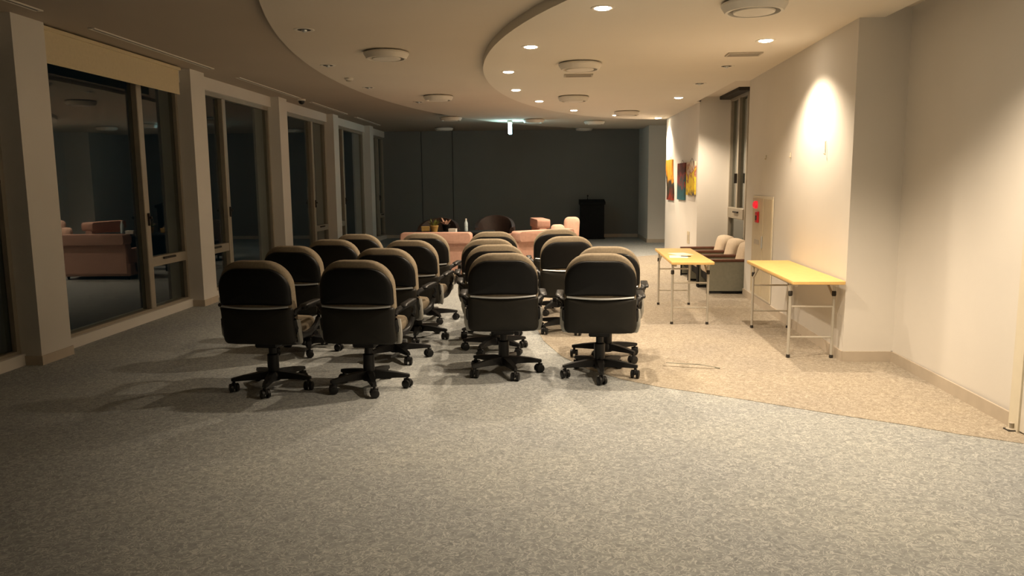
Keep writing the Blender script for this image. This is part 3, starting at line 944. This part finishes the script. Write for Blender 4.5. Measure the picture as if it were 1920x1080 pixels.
# ------------------------------------------------------------------ pink sofas and things behind the chairs
def make_sofa(loc, rz, wd, label, cushions=2, back_h=0.63):
    """faces local +y, its back toward local -y"""
    t = empty('sofa', loc, rz)
    tag(t, label, 'sofa', 'pink sofas behind the office chairs')
    hw = wd / 2
    MB().rbox(-hw, hw, -0.40, 0.38, 0.06, 0.30, 0.025).build('base', 'pink', t, 40)
    MB().rbox(-hw + 0.02, hw - 0.02, -0.42, -0.26, 0.08, back_h, 0.03).build('backrest', 'pink', t, 40)
    hd = rrect(-hw + 0.01, hw - 0.01, back_h - 0.03, back_h + 0.15, 0.055, 5)
    MB().rings(hd, [(0.7, -0.17), (0.96, -0.16), (1, -0.12), (1, 0.06), (0.96, 0.10), (0.7, 0.11)], (0, back_h + 0.06),
               lambda u, v, d: (u, -0.33 + d, v)).build('head_cushion', 'pink', t, 50)
    for s_ in (-1, 1):
        MB().rbox(s_ * hw - 0.09 * (s_ > 0) * 2 + 0, s_ * hw + 0.09 * (s_ < 0) * 2, -0.26, 0.38, 0.10, 0.52, 0.03).build('arm', 'pink', t, 40)
    iw = (wd - 0.36) / cushions
    for k in range(cushions):
        x0 = -hw + 0.18 + iw * k
        MB().rbox(x0 + 0.004, x0 + iw - 0.004, -0.25, 0.40, 0.30, 0.44, 0.03).build('seat_cushion', 'pink', t, 40)
    for sx in (-1, 1):
        for sy in (-1, 1):
            MB().lathe([(0.02, 0.0), (0.025, 0.06)], sx * (hw - 0.08), sy * 0.32, 10).build('leg', 'blackmat', t)
    return t


make_sofa((-1.86, 13.16, 0), R(0), 1.22, 'pink sofa seen from behind, nearer the windows')
make_sofa((-0.30, 13.62, 0), R(38), 1.25, 'pink sofa set at an angle, nearer the lectern')
make_sofa((-0.52, 15.95, 0), R(100), 1.05, 'pink sofa turned sideways beyond the angled one', 1, 0.70)


def make_tub(loc, rz, label):
    t = empty('tub_chair', loc, rz)
    tag(t, label, 'armchair', 'dark tub chairs')
    # curved back wall, open toward local -y
    vs_, fs_ = [], []
    n = 20
    for k in range(n + 1):
        a = R(-20) + R(220) * k / n
        h = 0.60 + 0.26 * max(0.0, sin(a)) ** 0.8
        for (r_, z) in ((0.40, 0.10), (0.43, h - 0.05), (0.415, h), (0.355, h), (0.33, h - 0.05), (0.32, 0.10)):
            vs_.append((r_ * cos(a) * 1.08, r_ * sin(a), z))
    for k in range(n):
        for i in range(6):
            j = (i + 1) % 6
            fs_.append((k * 6 + i, k * 6 + j, k * 6 + 6 + j, k * 6 + 6 + i))
    fs_ += [(0, 1, 2, 3, 4, 5), tuple(n * 6 + i for i in range(6))[::-1]]
    MB().add(vs_, fs_).build('back', 'brown', t, 50)
    MB().lathe([(0.30, 0.12), (0.34, 0.16), (0.345, 0.38), (0.32, 0.43), (0.2, 0.45)], n=24).build('seat_cushion', 'brown', t, 50)
    for a in (45, 135, 225, 315):
        MB().lathe([(0.018, 0.0), (0.025, 0.13)], 0.25 * cos(R(a)), 0.25 * sin(R(a)), 10).build('leg', 'blackmat', t)
    return t


make_tub((-2.30, 16.1, 0), R(0), 'dark brown tub chair beyond the sofas, nearer the windows')
make_tub((-1.19, 17.3, 0), R(0), 'dark brown tub chair beyond the sofas, nearer the lectern')

for k, (x, y, z, sx, sz, rz_, lb) in enumerate([(0.20, 15.25, 0.615, 0.15, 0.155, 20, 'small pale pink cushion propped on the ottoman'),
                                                (0.47, 15.40, 0.685, 0.16, 0.225, -15, 'larger pale pink cushion propped on the ottoman')]):
    co = rrect(-sx, sx, -sz, sz, min(sx, sz) * 0.6, 5)
    o = MB().rings(co, [(0.3, -0.07), (0.75, -0.06), (0.95, -0.025), (1, 0), (0.95, 0.025), (0.75, 0.06), (0.3, 0.07)], (0, 0),
                   lambda u, v, d: (u, d, v)).build('cushion', 'pink2', None, 60)
    o.location = (x, y, z); o.rotation_euler = (R(-12), 0, R(rz_))
    tag(o, lb, 'cushion', 'pale pink cushions')

ot = empty('ottoman', (0.36, 15.35, 0))
tag(ot, 'square pink ottoman under pale cushions behind the farthest chairs', 'ottoman')
MB().rbox(-0.36, 0.36, -0.30, 0.30, 0.06, 0.36, 0.03).build('base', 'pink', ot, 40)
MB().rbox(-0.37, 0.37, -0.31, 0.31, 0.36, 0.46, 0.04).build('seat_cushion', 'pink', ot, 40)
for sx in (-1, 1):
    for sy in (-1, 1):
        MB().lathe([(0.02, 0.0), (0.025, 0.06)], sx * 0.28, sy * 0.22, 10).build('leg', 'blackmat', ot)
# black table with odds and ends
bt = empty('black_table', (-1.75, 14.35, 0))
tag(bt, 'black panelled table between the pink sofas and tub chairs', 'table')
MB().rbox(-0.75, 0.75, -0.33, 0.33, 0.66, 0.70, 0.006).build('table_top', 'blackmat', bt, 0)
for s_ in (-1, 1):
    MB().rbox(s_ * 0.70 - 0.02, s_ * 0.70 + 0.02, -0.30, 0.30, 0, 0.66, 0.004).build('side_panel', 'blackmat', bt, 0)
MB().rbox(-0.68, 0.68, 0.26, 0.29, 0.05, 0.66, 0.004).build('modesty_panel', 'blackmat', bt, 0)
bo = empty('water_bottle', (-1.52, 14.3, 0.70))
tag(bo, 'clear plastic water bottle standing on the black table', 'bottle')
MB().lathe([(0.030, 0), (0.034, 0.01), (0.034, 0.07), (0.031, 0.08), (0.034, 0.09), (0.034, 0.15), (0.016, 0.20), (0.014, 0.215)], n=16).build('bottle_body', 'bottle', bo)
MB().lathe([(0.016, 0.212), (0.016, 0.235), (0.012, 0.238)], n=14).build('bottle_cap', 'white', bo)
for (x, y, wx, wy, wz, a, mt_, lb) in [(-2.3, 14.42, 0.15, 0.11, 0.09, 12, 'ochre', 'ochre cardboard box on the black table'),
                                       (-1.75, 14.15, 0.14, 0.10, 0.06, -10, 'paper', 'white paper box on the black table')]:
    bx = empty('small_box', (x, y, 0.70), R(a))
    tag(bx, lb, 'box')
    MB().rbox(-wx / 2, wx / 2, -wy / 2, wy / 2, 0, wz * 0.75, 0.003).build('box_body', mt_, bx, 0)
    MB().rbox(-wx / 2 - 0.003, wx / 2 + 0.003, -wy / 2 - 0.003, wy / 2 + 0.003, wz * 0.72, wz, 0.003).build('lid', mt_, bx, 0)


def potted(loc, label, r=0.09, h=0.16, n=26, col='green', pot='ochre'):
    p = empty('potted_plant', loc)
    tag(p, label, 'plant')
    MB().lathe([(r * 0.6, 0), (r * 0.62, 0.005), (r * 0.85, 0.10), (r * 0.9, 0.105), (r * 0.9, 0.12), (r * 0.7, 0.115)], n=16).build('pot', pot, p)
    for k in range(n):
        a = random.uniform(0, 2 * pi); t_ = random.uniform(0.2, 1.0); L = h * random.uniform(0.6, 1.1)
        d = Vector((cos(a) * t_, sin(a) * t_, 1.1 - 0.5 * t_)).normalized()
        s_ = Vector((-sin(a), cos(a), 0)) * 0.02
        b0 = Vector((cos(a) * r * 0.3, sin(a) * r * 0.3, 0.11))
        m1 = b0 + d * L * 0.55; e1 = b0 + d * L + Vector((0, 0, -0.02 * t_))
        up_ = Vector((0, 0, 0.004))
        lf = MB().add([b0, m1 - s_, e1, m1 + s_, m1 + up_ * 2, m1 - up_], [(0, 1, 4), (1, 2, 4), (2, 3, 4), (3, 0, 4), (1, 0, 5), (2, 1, 5), (3, 2, 5), (0, 3, 5)])
        lf.build('leaf', col, p, 0)


potted((-2.10, 14.20, 0.70), 'small green potted plant on the black table', n=24)
potted((-1.92, 14.52, 0.70), 'pink-flowered potted plant at the back of the black table', n=20, col='pink2', pot='blackmat')
